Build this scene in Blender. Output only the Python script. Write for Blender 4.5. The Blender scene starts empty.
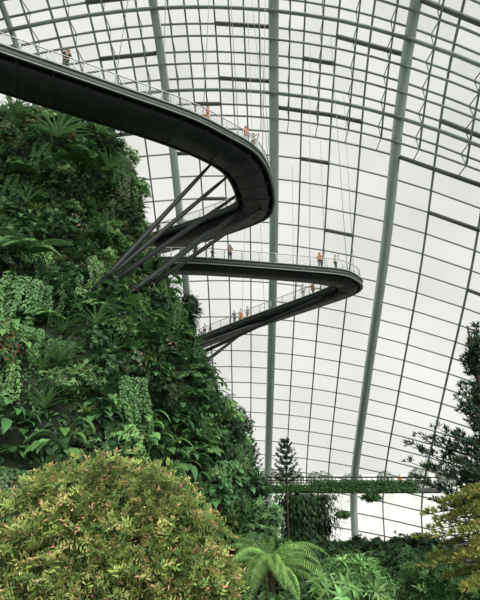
import bpy, math, random
import numpy as np
from mathutils import Vector, Matrix, noise
random.seed(7); rng = np.random.default_rng(7)
S = bpy.context.scene; COL = S.collection
try:
    S.view_settings.view_transform = 'Standard'
except Exception as e:
    print(e)
# ------------------------------------------------------------------ camera model
F = 436.0; CZ = 13.0; TZ = 6.0
P = math.atan(170 / F); SP, CP = math.sin(P), math.cos(P)
def ray(px, py):
    u = (px - 240) / F; v = (300 - py) / F
    return u, CP - v * SP, SP + v * CP
def WY(px, py, Y):
    u, a, b = ray(px, py); t = Y / a
    return np.array((u * t, Y, CZ + b * t))
def WZ(px, py, z):
    u, a, b = ray(px, py); t = z / b
    return np.array((u * t, a * t, CZ + z))
def proj(p):
    p = np.asarray(p, float); x = p[..., 0]; y = p[..., 1]; z = p[..., 2] - CZ
    t = y * CP + z * SP; w = -y * SP + z * CP
    return 240 + F * x / t, 300 - F * w / t
def lin(r, g, b):
    f = lambda c: (c / 255 / 12.92) if c / 255 <= .04045 else ((c / 255 + .055) / 1.055) ** 2.4
    return (f(r), f(g), f(b))
def nrm(a):
    return a / np.maximum(np.linalg.norm(a, axis=-1, keepdims=True), 1e-9)
# ------------------------------------------------------------------ materials
def mat(name, col, rough=.6, metal=0., noise_amt=0., scale=4., spec=.4):
    m = bpy.data.materials.new(name); m.use_nodes = True
    nt = m.node_tree; b = nt.nodes['Principled BSDF']
    b.inputs['Roughness'].default_value = rough; b.inputs['Metallic'].default_value = metal
    b.inputs['Specular IOR Level'].default_value = spec
    b.inputs['Base Color'].default_value = (*col, 1)
    if noise_amt > 0:
        tc = nt.nodes.new('ShaderNodeTexCoord'); n = nt.nodes.new('ShaderNodeTexNoise'); r = nt.nodes.new('ShaderNodeValToRGB')
        n.inputs['Scale'].default_value = scale; n.inputs['Detail'].default_value = 6
        r.color_ramp.elements[0].position = .3; r.color_ramp.elements[1].position = .7
        r.color_ramp.elements[0].color = (*[c * (1 - noise_amt) for c in col], 1)
        r.color_ramp.elements[1].color = (*[min(1, c * (1 + noise_amt)) for c in col], 1)
        nt.links.new(tc.outputs['Object'], n.inputs['Vector']); nt.links.new(n.outputs['Fac'], r.inputs['Fac'])
        nt.links.new(r.outputs['Color'], b.inputs['Base Color'])
    return m
def leafmat(name, rough=.5, spec=.25, vary=False):
    m = bpy.data.materials.new(name); m.use_nodes = True
    nt = m.node_tree; b = nt.nodes['Principled BSDF']; out = nt.nodes['Material Output']
    a = nt.nodes.new('ShaderNodeAttribute'); a.attribute_name = 'Col'; src = a.outputs['Color']
    if vary:   # every plant of a kind is a little lighter or darker
        oi = nt.nodes.new('ShaderNodeObjectInfo'); mr = nt.nodes.new('ShaderNodeMapRange'); vm = nt.nodes.new('ShaderNodeVectorMath'); vm.operation = 'SCALE'
        mr.inputs['To Min'].default_value = .55; mr.inputs['To Max'].default_value = 1.9
        nt.links.new(oi.outputs['Random'], mr.inputs['Value']); nt.links.new(src, vm.inputs[0]); nt.links.new(mr.outputs[0], vm.inputs['Scale']); src = vm.outputs[0]
    nt.links.new(src, b.inputs['Base Color'])
    b.inputs['Roughness'].default_value = rough; b.inputs['Specular IOR Level'].default_value = spec
    t = nt.nodes.new('ShaderNodeBsdfTranslucent'); x = nt.nodes.new('ShaderNodeMixShader'); x.inputs[0].default_value = .22
    nt.links.new(src, t.inputs[0]); nt.links.new(b.outputs[0], x.inputs[1]); nt.links.new(t.outputs[0], x.inputs[2]); nt.links.new(x.outputs[0], out.inputs[0])
    return m
def glassmat(name, tint, refl=.04):
    m = bpy.data.materials.new(name); m.use_nodes = True
    nt = m.node_tree; nt.nodes.remove(nt.nodes['Principled BSDF'])
    o = nt.nodes['Material Output']; t = nt.nodes.new('ShaderNodeBsdfTransparent'); g = nt.nodes.new('ShaderNodeBsdfGlossy'); x = nt.nodes.new('ShaderNodeMixShader')
    t.inputs[0].default_value = (*tint, 1); g.inputs['Roughness'].default_value = .12; x.inputs[0].default_value = refl
    nt.links.new(t.outputs[0], x.inputs[1]); nt.links.new(g.outputs[0], x.inputs[2]); nt.links.new(x.outputs[0], o.inputs[0])
    return m
LEAF = leafmat('leaf', .5, .2); WLEAF = leafmat('mountain_leaf', .42, .28, True); NEEDLE = leafmat('needle', .6, .12)
M_dark = mat('dark_steel', lin(52, 61, 57), .5, .0, .2, 1.5)
M_under = mat('underside_panel', lin(40, 46, 43), .65, 0, .25, .8)
M_strut = mat('strut_steel', lin(25, 33, 30), .55, .0, .15, 2)
M_strip = mat('pale_edge_strip', lin(140, 150, 143), .5, .2, .1, 3)
M_rail = mat('rail_steel', lin(190, 195, 190), .4, .3, .1, 3)
M_rib = mat('painted_rib', lin(170, 186, 176), .55, 0, .06, .5)
M_bar = mat('glazing_bar_paint', lin(128, 141, 132), .6, 0, .1, .5)
M_shade = mat('shade_roller', lin(85, 95, 88), .7, 0, .1, .5)
M_rock = mat('mossy_rock', (.012, .022, .009), .95, 0, .6, .6)
M_soil = mat('soil', (.018, .022, .012), .95, 0, .5, .3)
M_bark = mat('bark', (.045, .035, .024), .9, 0, .4, 6)
M_conc = mat('bridge_concrete', lin(74, 80, 76), .8, 0, .2, 2)
M_cable = mat('cable_steel', lin(150, 158, 152), .4, .5, .05, 2)
M_water = mat('pale_water', lin(206, 208, 202), .25, 0, .06, .02, .5)
M_glass = [glassmat('clear_glass', (.985, .985, .975)), glassmat('fritted_glass', (.935, .945, .925)), glassmat('shaded_glass', (.875, .89, .87)), glassmat('cloudy_glass', (.955, .955, .945))]
# ------------------------------------------------------------------ mesh builder
class MB:
    def __init__(s): s.v = []; s.f = []; s.c = []; s.n = 0
    def add(s, v, f, c=(.1, .1, .1)):
        v = np.asarray(v, float).reshape(-1, 3); c = np.asarray(c, float)
        if c.ndim == 1: c = np.tile(c, (len(v), 1))
        for a in (f if isinstance(f, list) else [f]):
            s.f.append(np.asarray(a, np.int64) + s.n)
        s.v.append(v); s.c.append(c); s.n += len(v)
    def build(s, name, m, parent=None, world=True, smooth=False, base=False):
        v = np.concatenate(s.v); c = np.concatenate(s.c)
        off = np.zeros(3)
        if parent is not None and world:
            q = parent
            while q is not None: off = off + np.array(q.location); q = q.parent
        if base:
            off = np.array(((v[:, 0].min() + v[:, 0].max()) / 2, (v[:, 1].min() + v[:, 1].max()) / 2, v[:, 2].min()))
        v = v - off
        me = bpy.data.meshes.new(name)
        me.vertices.add(len(v)); me.vertices.foreach_set('co', v.astype(np.float32).ravel())
        li = np.concatenate([a.ravel() for a in s.f]); sizes = np.concatenate([np.full(a.shape[0], a.shape[1]) for a in s.f])
        me.loops.add(len(li)); me.loops.foreach_set('vertex_index', li.astype(np.int32))
        me.polygons.add(len(sizes)); me.polygons.foreach_set('loop_start', np.concatenate([[0], np.cumsum(sizes)[:-1]]).astype(np.int32))
        me.update(calc_edges=True); me.validate()
        if len(me.vertices) == len(c):
            ca = me.color_attributes.new('Col', 'FLOAT_COLOR', 'POINT')
            ca.data.foreach_set('color', np.concatenate([c, np.ones((len(c), 1))], 1).astype(np.float32).ravel())
        for mm in (m if isinstance(m, list) else [m]): me.materials.append(mm)
        if smooth: me.polygons.foreach_set('use_smooth', np.ones(len(me.polygons), bool))
        o = bpy.data.objects.new(name, me); COL.objects.link(o); o.parent = parent
        if base: o.location = off
        return o
def tag(o, label, cat, group=None, kind=None):
    if label: o['label'] = label
    if cat: o['category'] = cat
    if group: o['group'] = group
    if kind: o['kind'] = kind
    return o
def empty(name, loc, label=None, cat=None, group=None, kind=None):
    o = bpy.data.objects.new(name, None); COL.objects.link(o); o.location = tuple(loc); o.empty_display_size = .3
    return tag(o, label, cat, group, kind)
def frames(pts):
    t = np.gradient(pts, axis=0); t = nrm(t)
    ref = np.where(np.abs(t[:, 2:3]) > .95, np.array([[1., 0, 0]]), np.array([[0, 0, 1.]]))
    a = nrm(np.cross(t, ref)); b = np.cross(a, t)
    return t, a, b
def tube(mb, pts, r, n=6, c=(.1, .1, .1), caps=True):
    pts = np.asarray(pts, float); k = len(pts); r = np.broadcast_to(np.asarray(r, float), (k,))
    t, a, b = frames(pts)
    an = np.arange(n) / n * 2 * math.pi + math.pi / n
    v = pts[:, None] + r[:, None, None] * (np.cos(an)[None, :, None] * a[:, None] + np.sin(an)[None, :, None] * b[:, None])
    i = np.arange(k - 1)[:, None] * n; j = np.arange(n)[None]; j2 = (j + 1) % n
    f = np.stack([i + j, i + j2, i + n + j2, i + n + j], -1).reshape(-1, 4)
    fs = [f]
    if caps: fs += [np.arange(n)[None, ::-1], (np.arange(n) + (k - 1) * n)[None]]
    mb.add(v.reshape(-1, 3), fs, c)
def catmull(pts, step):
    pts = np.asarray(pts, float); p = np.concatenate([[2 * pts[0] - pts[1]], pts, [2 * pts[-1] - pts[-2]]])
    out = []
    for i in range(1, len(p) - 2):
        for u in np.linspace(0, 1, 24, endpoint=False):
            out.append(.5 * (2 * p[i] + (p[i + 1] - p[i - 1]) * u + (2 * p[i - 1] - 5 * p[i] + 4 * p[i + 1] - p[i + 2]) * u * u + (3 * p[i] - p[i - 1] - 3 * p[i + 1] + p[i + 2]) * u ** 3))
    out.append(pts[-1]); out = np.array(out)
    d = np.concatenate([[0], np.cumsum(np.linalg.norm(np.diff(out, axis=0), axis=1))])
    q = np.linspace(0, d[-1], max(2, int(d[-1] / step) + 1))
    return np.stack([np.interp(q, d, out[:, k]) for k in range(out.shape[1])], 1)
# ------------------------------------------------------------------ leaves
def leaves(mb, pos, d, n0, L, W, col, droop=.15, fold=.2):
    N = len(pos); d = nrm(d); side = nrm(np.cross(d, n0 + 1e-4)); n = np.cross(side, d)
    L = np.broadcast_to(np.asarray(L, float), (N,))[:, None]; W = np.broadcast_to(np.asarray(W, float), (N,))[:, None]
    tip = pos + d * L - n * L * droop; mid = pos + d * L * .5
    l = pos + d * L * .42 + side * W / 2 + n * W * fold; r = pos + d * L * .42 - side * W / 2 + n * W * fold
    v = np.stack([pos, l, tip, r, mid], 1).reshape(-1, 3)
    o = np.arange(N)[:, None] * 5
    f = np.concatenate([o + np.array([[0, 4, 2, 1]]), o + np.array([[0, 3, 2, 4]])])
    c = np.repeat(np.broadcast_to(col, (N, 3)), 5, axis=0)
    mb.add(v, f, c)
def pal(p, n, jit=.25):
    w = np.array([a[0] for a in p], float); k = rng.choice(len(p), n, p=w / w.sum())
    c = np.array([a[1] for a in p])[k]
    return c * (1 + jit * rng.uniform(-1, 1, (n, 1)))
def rdir(n): return nrm(rng.normal(size=(n, 3)))
def ribbon(mb, base, az, L, e0, e1, w, col, prof=None, seg=5, fold=.15):
    t = np.linspace(0, 1, seg + 1); e = e0 + (e1 - e0) * t
    ds = L / seg; h = np.array([math.cos(az), math.sin(az), 0])
    em = (e[1:] + e[:-1]) / 2
    pts = np.concatenate([[base], base + np.cumsum(ds * (np.cos(em)[:, None] * h + np.sin(em)[:, None] * np.array([0, 0, 1.])), axis=0)])
    side = np.array([-math.sin(az), math.cos(az), 0]); nn = -np.sin(e)[:, None] * h + np.cos(e)[:, None] * np.array([0, 0, 1.])
    wd = w * (prof(t) if prof else np.clip(1 - t ** 3, .05, 1) * np.clip(.5 + t * 3, 0, 1))[:, None] / 2
    l = pts + side * wd + nn * wd * fold * 2; r = pts - side * wd + nn * wd * fold * 2
    v = np.stack([l, pts, r], 1).reshape(-1, 3); i = np.arange(seg)[:, None] * 3
    f = np.concatenate([i + np.array([[0, 1, 4, 3]]), i + np.array([[1, 2, 5, 4]])])
    mb.add(v, f, col)
    return pts
def frond(mb, base, az, L, e0, e1, nl, leafL, leafW, col, rach=.012, dr=.2):
    t = np.linspace(0, 1, nl + 1); e = e0 + (e1 - e0) * t; h = np.array([math.cos(az), math.sin(az), 0])
    em = (e[1:] + e[:-1]) / 2
    pts = np.concatenate([[base], base + np.cumsum(L / nl * (np.cos(em)[:, None] * h + np.sin(em)[:, None] * np.array([0, 0, 1.])), axis=0)])
    tube(mb, pts, np.linspace(rach, rach * .3, nl + 1), 3, np.array(col) * .6, caps=False)
    tan = np.cos(e)[:, None] * h + np.sin(e)[:, None] * np.array([0, 0, 1.]); nn = -np.sin(e)[:, None] * h + np.cos(e)[:, None] * np.array([0, 0, 1.])
    side = np.array([-math.sin(az), math.cos(az), 0])
    ll = leafL * np.sin(math.pi * np.clip(t * .86 + .12, 0, 1)) ** .7
    for s in (1, -1):
        d = s * side * .9 + tan * .45 - nn * .12
        leaves(mb, pts[1:], d[1:], nn[1:], ll[1:], leafW, np.array(col) * (1 + .3 * rng.uniform(-1, 1, (nl, 1))), dr, .1)
def shell(c, r, n, zmin, inner, lumpf, lampl):
    d = rdir(n * 4); d = d[d[:, 2] > zmin][:n]; n = len(d)
    lump = np.array([noise.noise(Vector(tuple(q * lumpf + c))) for q in d])
    rad = rng.uniform(inner, 1.02, n) * (1 + lampl * lump)
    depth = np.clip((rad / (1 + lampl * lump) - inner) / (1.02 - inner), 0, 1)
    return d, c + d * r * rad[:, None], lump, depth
def clump(mb, c, r, ncl, k, L, W, palette, spread=.9, zmin=-.5, inner=.7, up=.25, lumpf=2.3, lampl=.22):
    """rosettes of k leaves spread over the shell of a lumpy ellipsoid"""
    c = np.asarray(c, float); r = np.broadcast_to(np.asarray(r, float), (3,))
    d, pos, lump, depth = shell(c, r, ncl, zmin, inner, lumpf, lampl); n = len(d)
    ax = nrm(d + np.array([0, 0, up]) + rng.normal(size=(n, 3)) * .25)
    cc = pal(palette, n) * (.45 + .55 * depth[:, None]) * (1 + .5 * lump[:, None])  # painted shade: rosettes darken deeper in the crown and in its hollows
    a1 = nrm(np.cross(ax, rdir(n))); a2 = np.cross(ax, a1)
    for i in range(k):
        an = i / k * 2 * math.pi + rng.uniform(-.3, .3, n)
        rd = np.cos(an)[:, None] * a1 + np.sin(an)[:, None] * a2
        dd = ax * rng.uniform(.1, .9, (n, 1)) + rd * spread
        leaves(mb, pos, dd, ax, L * rng.uniform(.7, 1.25, n), W * rng.uniform(.8, 1.2, n), cc * rng.uniform(.75, 1.25, (n, 1)), .25)
def sprigs(mb, c, r, n, m, Ls, L, W, palette, tips=None, ptip=.4, zmin=-.5, inner=.6, up=.25, lumpf=2.6, lampl=.25, wander=.45, sag=.35):
    """feathery shoots: m pairs of narrow leaves along a short drooping axis"""
    c = np.asarray(c, float); r = np.broadcast_to(np.asarray(r, float), (3,))
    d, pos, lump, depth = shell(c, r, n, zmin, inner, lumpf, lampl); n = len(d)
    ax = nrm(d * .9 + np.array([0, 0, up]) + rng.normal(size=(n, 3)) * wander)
    cc = pal(palette, n) * (.35 + .65 * depth[:, None]) * (1 + .6 * lump[:, None])  # inner shoots and dips between lumps coloured darker, shading painted in
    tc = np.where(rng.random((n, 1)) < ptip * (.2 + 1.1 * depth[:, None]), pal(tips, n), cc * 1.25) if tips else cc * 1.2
    sd = nrm(np.cross(ax, rdir(n))); nn = np.cross(sd, ax); ls = Ls * rng.uniform(.6, 1.3, (n, 1))
    for j in range(m + 1):
        f = j / m; p = pos + ax * ls * f - np.array([0, 0, sag]) * ls * f * f
        col = cc * (1 - f ** 3) + tc * f ** 3
        if j == m: leaves(mb, p, ax + [0, 0, -.4], nn, L * rng.uniform(.7, 1.1, n), W, col, .15); break
        for s in (-1, 1):
            leaves(mb, p, sd * s * .9 + ax * .55 + rng.normal(size=(n, 3)) * .25, nn, L * (1 - .35 * f) * rng.uniform(.7, 1.25, n), W * rng.uniform(.8, 1.2, n), col * rng.uniform(.8, 1.2, (n, 1)), .25)
# ------------------------------------------------------------------ palettes
def sc(p, k): return [(w, tuple(c * k for c in q)) for w, q in p]
DK = sc([(3, (.018, .045, .019)), (3, (.03, .072, .027)), (1, (.05, .103, .034))], 1.75)
MID = sc([(2, (.03, .076, .027)), (2, (.055, .117, .04)), (1, (.09, .162, .053))], 2.0)
LT = sc([(2, (.08, .165, .056)), (2, (.11, .205, .068)), (1, (.16, .25, .095))], 1.55)
# ================================================================== SETTING
o = MB(); g = 120.
o.add([(-g, -60, 0), (g, -60, 0), (g, 97, 0), (-g, 97, 0)], np.array([[0, 1, 2, 3]])); o = o.build('floor', M_soil); o['kind'] = 'structure'
o = MB(); g = 900.
o.add([(-g, 97, -.2), (g, 97, -.2), (g, 1400, -.2), (-g, 1400, -.2)], np.array([[0, 1, 2, 3]])); o = o.build('water', M_water); o['kind'] = 'structure'
o = MB(); q = np.array([(-14, 2), (30, 2), (30, 23.5), (2, 23.5), (-14, 16)]); n = len(q)
v = [(a, b, 0) for a, b in q] + [(a, b, TZ) for a, b in q]
o.add(v, [np.array([[i, (i + 1) % n, n + (i + 1) % n, n + i] for i in range(n)]), (np.arange(n) + n)[None]]); o = o.build('terrace', M_soil); o['kind'] = 'structure'
# ---- dome
XC, AX, YC, ZC = -3.0, 42.5, 15.0, -13.0
Rf = lambda x: math.sqrt(max(.02, 1 - ((x - XC) / AX) ** 2))
prof3 = [(89, -13), (86, -2), (72, 13), (56, 29), (44, 43.5), (36, 51), (26, 56.5), (12, 59.5), (-4, 58), (-18, 51)]
k3 = 1 / Rf(20.6)
PROF = catmull([((y - YC) * k3, (z - ZC) * k3, 0) for y, z in prof3], 3.5)[:, :2]
NP = len(PROF); ZMAX = PROF[:, 1].max(); IX = np.arange(NP)
def dome(x, i, ins=0.):
    R = Rf(x); a = np.array((np.interp(i, IX, PROF[:, 0]), np.interp(i, IX, PROF[:, 1])))
    xe = x + (min(0, x - 14.)) * .24 * (a[1] / ZMAX) ** 3.2     # the left arches fan out as they rise
    p = np.array((xe, YC + a[0] * R, CZ + ZC + a[1] * R))
    if ins:
        k = int(i); j0, j1 = max(0, k - 1), min(NP - 1, k + 1); t = PROF[j1] - PROF[j0]; t = t / np.linalg.norm(t)
        p = p + ins * np.array((0, -t[1], t[0]))   # towards the inside
    return p
ribx = [-42.0] + [5.9 + 14.7 * k for k in range(-3, 3)] + [38.0]
for b in range(len(ribx) - 1):
    x0, x1 = ribx[b], ribx[b + 1]; NB = 4 if x1 - x0 > 10 else 2; xs = np.linspace(x0, x1, NB + 1)
    root = empty('window_%d' % (b + 1), dome(x0, 0), 'curved glass dome bay', None, None, 'structure')
    gl = MB(); v = np.array([[dome(x, i) for x in xs] for i in range(NP)]).reshape(-1, 3); n = NB + 1
    i = np.arange(NP - 1)[:, None] * n; j = np.arange(NB)[None]
    gl.add(v, np.stack([i + j, i + j + 1, i + n + j + 1, i + n + j], -1).reshape(-1, 4))
    go = gl.build('glass', M_glass, root)
    idx = []
    for q in range(NP - 1):
        for w in range(NB):
            h = q / NP + random.uniform(-.1, .1); idx.append((0 if random.random() < .75 else 3) if h < .40 else (1 if h < .56 else 2))
    go.data.polygons.foreach_set('material_index', np.array(idx, np.int32)); go.data.update()
    br = MB(); H = int(NP * .47)
    for x in xs[1:-1]: tube(br, [dome(x, q, .14) for q in range(NP)], np.interp(np.arange(NP), [0, NP * .4, NP * .6, NP], [.135, .15, .17, .17]), 4)
    for q in range(NP): tube(br, [dome(x, q, .14) for x in xs], .13 if q < H else .15, 4)
    br.build('glazing_bars', M_bar, root)
    # second, staggered layer of bars standing off the glass in the upper vault
    pu = MB(); hs = [H + .5 + k for k in range(NP - H - 1)]; xm = (xs[1:] + xs[:-1]) / 2
    for n_, q in enumerate(hs):
        tube(pu, [dome(x, q, 1.8) for x in xs], .24 if n_ % 3 == 1 else .14, 4)
        for x in xm: tube(pu, [dome(x, q - .5, .1), dome(x, q, 1.8), dome(x, q + .5, .1)], .07, 4)
    for x in xm: tube(pu, [dome(x, q, 1.8) for q in hs], .13, 4)
    pu.build('purlins', M_bar, root)
    sh = MB()
    for q, a, c in [(20, .25, .5), (22, 0, .5), (22, .5, .75), (24, .25, .5), (25, .5, 1), (17, .5, .75), (27, .5, 1), (28, 0, .5)]:
        q += (b * 2) % 3
        if q < NP: tube(sh, [dome(x0 + (x1 - x0) * a, q, .4), dome(x0 + (x1 - x0) * c, q, .4)], .3, 4)
    sh.build('shade_rollers', M_shade, root)
for k, x in enumerate(ribx):
    mb = MB(); w = (.75 if abs(x - 5.9) < 1 else .62) if x > -12 else .22
    lo = np.array([dome(x, q, .35) for q in range(NP)]); hi = np.array([dome(x, q, 1.25) for q in range(NP)])
    v = np.stack([lo + [-w, 0, 0], lo + [w, 0, 0], hi + [w * .8, 0, 0], hi + [-w * .8, 0, 0]], 1).reshape(-1, 3)
    i = np.arange(NP - 1)[:, None] * 4; j = np.arange(4)[None]; j2 = (j + 1) % 4
    mb.add(v, np.stack([i + j, i + j2, i + 4 + j2, i + 4 + j], -1).reshape(-1, 4))
    for q in range(0, NP, 1): tube(mb, [dome(x, q, .1), dome(x, q, .5)], .15, 4)
    r = mb.build('trim_%d' % (k + 1), M_rib if x > -12 else M_bar); r['kind'] = 'structure'
def domez(x, y):
    R = Rf(x); ys = YC + PROF[:, 0] * R; zs = CZ + ZC + PROF[:, 1] * R
    return float(np.interp(y, ys[::-1], zs[::-1]))
# ================================================================== MOUNTAIN
MA = np.array((-20., 40.))
MZ = [-13, -9, -2, 4, 11, 16.5, 20, 23, 28, 31.5, 34, 35.5]; MR = [23, 22, 20.5, 18.4, 15.6, 12.2, 10.1, 9.0, 8.8, 7.8, 5.0, .3]
def mrad(z, phi):
    r = np.interp(z, MZ, MR)
    q = Vector((math.cos(phi) * 2.2, math.sin(phi) * 2.2, z * .16))
    return max(.05, r + 1.6 * noise.noise(q) * min(1, r / 6) + .8 * noise.noise(q * 3.1))
def mpt(z, phi):
    r = mrad(z, phi); return np.array((MA[0] + r * math.cos(phi), MA[1] + r * math.sin(phi), CZ + z))
def hit(px, py):
    for Y in np.arange(8, 70, .1):
        p = WY(px, py, Y); d = p[:2] - MA
        if np.hypot(*d) < mrad(p[2] - CZ, math.atan2(d[1], d[0])): return p
    return WY(px, py, 40)
mt = empty('planted_mountain', (MA[0], MA[1], 0), 'tall conical indoor mountain covered with dense tropical plants', 'mountain')
mb = MB(); nz, nph = 76, 150
zz = np.linspace(-13, 35.4, nz)
v = np.array([[mpt(z, ph) for ph in np.linspace(0, 2 * math.pi, nph, endpoint=False)] for z in zz]).reshape(-1, 3)
i = np.arange(nz - 1)[:, None] * nph; j = np.arange(nph)[None]; j2 = (j + 1) % nph
mb.add(v, [np.stack([i + j, i + j2, i + nph + j2, i + nph + j], -1).reshape(-1, 4), (np.arange(nph) + (nz - 1) * nph)[None]])
mb.build('rock_body', M_rock, mt, smooth=True)
CAMP = np.array((0, 0, CZ))
def msamples(n, zlo=-11, zhi=34, front=False):
    out = []
    while len(out) < n:
        z = random.uniform(zlo, zhi); ph = math.radians(random.uniform(-150, 35))
        if random.random() > np.interp(z, MZ, MR) / 23: continue
        p = mpt(z, ph); px, py = proj(p)
        if -45 < px < 310 and py < 630 and p[1] > 5:
            e = 0.04
            a = mpt(z, ph + e) - mpt(z, ph - e); b = mpt(z + .4, ph) - mpt(z - .4, ph)
            nn = np.cross(a, b); nn /= np.linalg.norm(nn)
            if front:
                if np.dot(nn, nrm(CAMP - p)) < -.02: continue
                if px < -5 or (px < 225 and py > 500) or py > 560: continue
                if px < 120 and py < 95: continue
            out.append((p, nn, ph, z, px, py))
    return out
# leaf carpet
sm = msamples(34000)
pos = np.array([s[0] for s in sm]); nn = np.array([s[1] for s in sm]); N = len(pos)
patch = np.array([noise.noise(Vector(tuple(p * .33))) for p in pos]); patch2 = np.array([noise.noise(Vector(tuple(p * .9 + 40))) for p in pos])
pos = pos + nn * (rng.uniform(-.15, .2, (N, 1)) + .3 * np.maximum(0, patch2)[:, None])
d = nn * rng.uniform(.2, .9, (N, 1)) + np.array([0, 0, -.55]) + rdir(N) * .75
cc = pal(sc(DK, .8), N, .35); lt = pal(sc(MID, 1.15), N, .3); yl = pal(LT, N, .3)
f1 = np.clip((patch + .05) * 2.6, 0, 1)[:, None]; f2 = np.clip((patch2 - .22) * 3, 0, .85)[:, None]
cc = cc * (1 - f1) + lt * f1; cc = cc * (1 - f2 * .7) + yl * f2 * .7
red = rng.random(N) < .009
cc[red] = pal([(2, (.24, .06, .035)), (1, (.32, .13, .07)), (1, (.36, .15, .15))], red.sum())
mb = MB(); Ls = np.exp(rng.normal(math.log(.3), .42, N)); Ls[red] *= .55
leaves(mb, pos, d, nn + np.array([0, 0, .4]), Ls, Ls * rng.uniform(.28, .6, N), cc, .25)
tag(mb.build('leaf_cover', LEAF), 'dense carpet of mixed green leaves covering the mountain', 'foliage', None, 'stuff')
# mountain plant kinds (local: +y outwards, z up)
def K_fern(L, c, nf=15):
    mb = MB()
    for q in range(nf):
        frond(mb, np.array((0, .1, 0.)), math.radians(90 + random.uniform(-105, 105)), L * random.uniform(.7, 1.15), math.radians(random.uniform(25, 78)), math.radians(random.uniform(-75, -30)), 18, .26 * L, .05 * L, np.array(c) * random.uniform(.7, 1.25))
    return mb
def K_strap(L, c, n=30, w=.08):
    mb = MB()
    for q in range(n):
        ribbon(mb, np.array((0, .1, 0.)), math.radians(90 + random.uniform(-120, 120)), L * random.uniform(.6, 1.1), math.radians(random.uniform(20, 85)), math.radians(random.uniform(-50, 30)), w, np.array(c) * random.uniform(.6, 1.3))
    return mb
hp = lambda t: np.interp(t, [0, .12, .3, .55, .8, 1], [.15, .85, 1, .8, .4, .02])
def K_broad(L, c, n=22, w=.6, stem=.5):
    mb = MB()
    for q in range(n):
        az = math.radians(90 + random.uniform(-115, 115)); e = math.radians(random.uniform(-35, 70)); st = stem * random.uniform(.4, 1.5)
        b = np.array((0, .1, 0.)); tip = b + st * np.array((math.cos(az) * math.cos(e), math.sin(az) * math.cos(e), math.sin(e)))
        tube(mb, [b, (b + tip) / 2 + [0, 0, .04], tip], .012, 3, np.array(c) * .6, False)
        ribbon(mb, tip, az + random.uniform(-.4, .4), L * random.uniform(.6, 1.25), math.radians(random.uniform(-15, 25)), math.radians(random.uniform(-85, -35)), L * w, np.array(c) * random.uniform(.6, 1.35), hp, 5, .12)
    return mb
def K_bush(R, p, n=90, k=6, L=.22, W=.09):
    mb = MB(); clump(mb, (0, R * .45, R * .1), (R, R * .8, R * .8), n, k, L, W, p, .9, -.8, .4); return mb
def K_vine(L, c, n=14):
    mb = MB()
    for q in range(n):
        x = random.uniform(-.7, .7); y = random.uniform(.25, .8); l = L * random.uniform(.5, 1.1); m = int(l / .11)
        t = np.linspace(0, 1, m); pts = np.stack([x + .12 * np.sin(t * 5 + q), y + .15 * t, .3 - l * t], 1)
        tube(mb, pts, .008, 3, np.array(c) * .5, False)
        rd = rdir(m); rd[:, 2] = -np.abs(rd[:, 2]) - .3; rd[:, 1] = np.abs(rd[:, 1])
        for z in range(2):
            leaves(mb, pts, rd * [1 - 2 * z, 1, 1], np.tile([0, 1., .4], (m, 1)), .22 * rng.uniform(.7, 1.2, m), .11, np.array(c) * rng.uniform(.6, 1.35, (m, 1)), .2)
    return mb
def K_flower(R, p, fc, fs=.085):
    mb = K_bush(R, p, 90, 5, .2, .1); n = 24; fl = MB()
    d = rdir(n); d[:, 1] = np.abs(d[:, 1]); ps = np.array((0, R * .45, R * .15)) + d * R * np.array([1.05, .9, .9])
    for z in range(5):
        leaves(fl, ps, d * .6 + rdir(n), d, fs, fs * .7, pal(fc, n), .2)
    return (mb, fl)
kinds = [
 ('arching_fern', 'arching mid-green feathery fern', 'fern', K_fern(1.3, (.10, .215, .07)), 50),
 ('arching_fern', 'small dark green drooping fern', 'fern', K_fern(.95, (.05, .12, .042), 18), 36),
 ('strap_leaf_plant', 'spiky green rosette plant with narrow leaves', 'plant', K_strap(1.5, (.11, .21, .08)), 50),
 ('bromeliad', 'pale yellow-green bromeliad rosette', 'bromeliad', K_strap(.85, (.22, .32, .11), 24, .13), 34),
 ('broad_leaf_plant', 'climber with glossy dark heart-shaped leaves', 'plant', K_broad(.66, (.05, .125, .044), 28), 46),
 ('broad_leaf_plant', 'plant with large bright green drooping leaves', 'plant', K_broad(.8, (.11, .23, .07), 20, .48, .7), 38),
 ('leafy_shrub', 'dense dark green small-leaved shrub', 'shrub', K_bush(1.0, DK, 130, 6, .2, .09), 46),
 ('leafy_shrub', 'light green small-leaved shrub', 'shrub', K_bush(.9, sc(LT, .85), 120, 5, .22, .1), 42),
 ('trailing_vine', 'curtain of trailing green vine strands', 'vine', K_vine(2.9, (.068, .15, .05), 16), 52),
 ('trailing_vine', 'curtain of pale green hanging creeper', 'vine', K_vine(2.1, (.12, .22, .08), 11), 28),
 ('flowering_plant', 'bushy plant dotted with tiny red flowers', 'flower', K_flower(.75, MID, [(2, (.36, .06, .035)), (1, (.42, .16, .07))]), 9),
 ('flowering_plant', 'low plant dotted with tiny pink flowers', 'flower', K_flower(.65, DK, [(1, (.5, .26, .28)), (1, (.5, .4, .36))]), 9),
]
def region(px, py):
    if py < 235: return 'on the mountain top under the skywalk' if px < 95 else 'on the upper mountain edge'
    if py < 345: return 'on the mountain left of the struts' if px < 110 else 'on the mountain below the struts'
    return 'on the lower left mountain slope' if px < 120 else 'on the lower right mountain slope'
used = []
allk = [k for k in range(len(kinds)) for _ in range(kinds[k][4])]; random.shuffle(allk)
proto = {}
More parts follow.
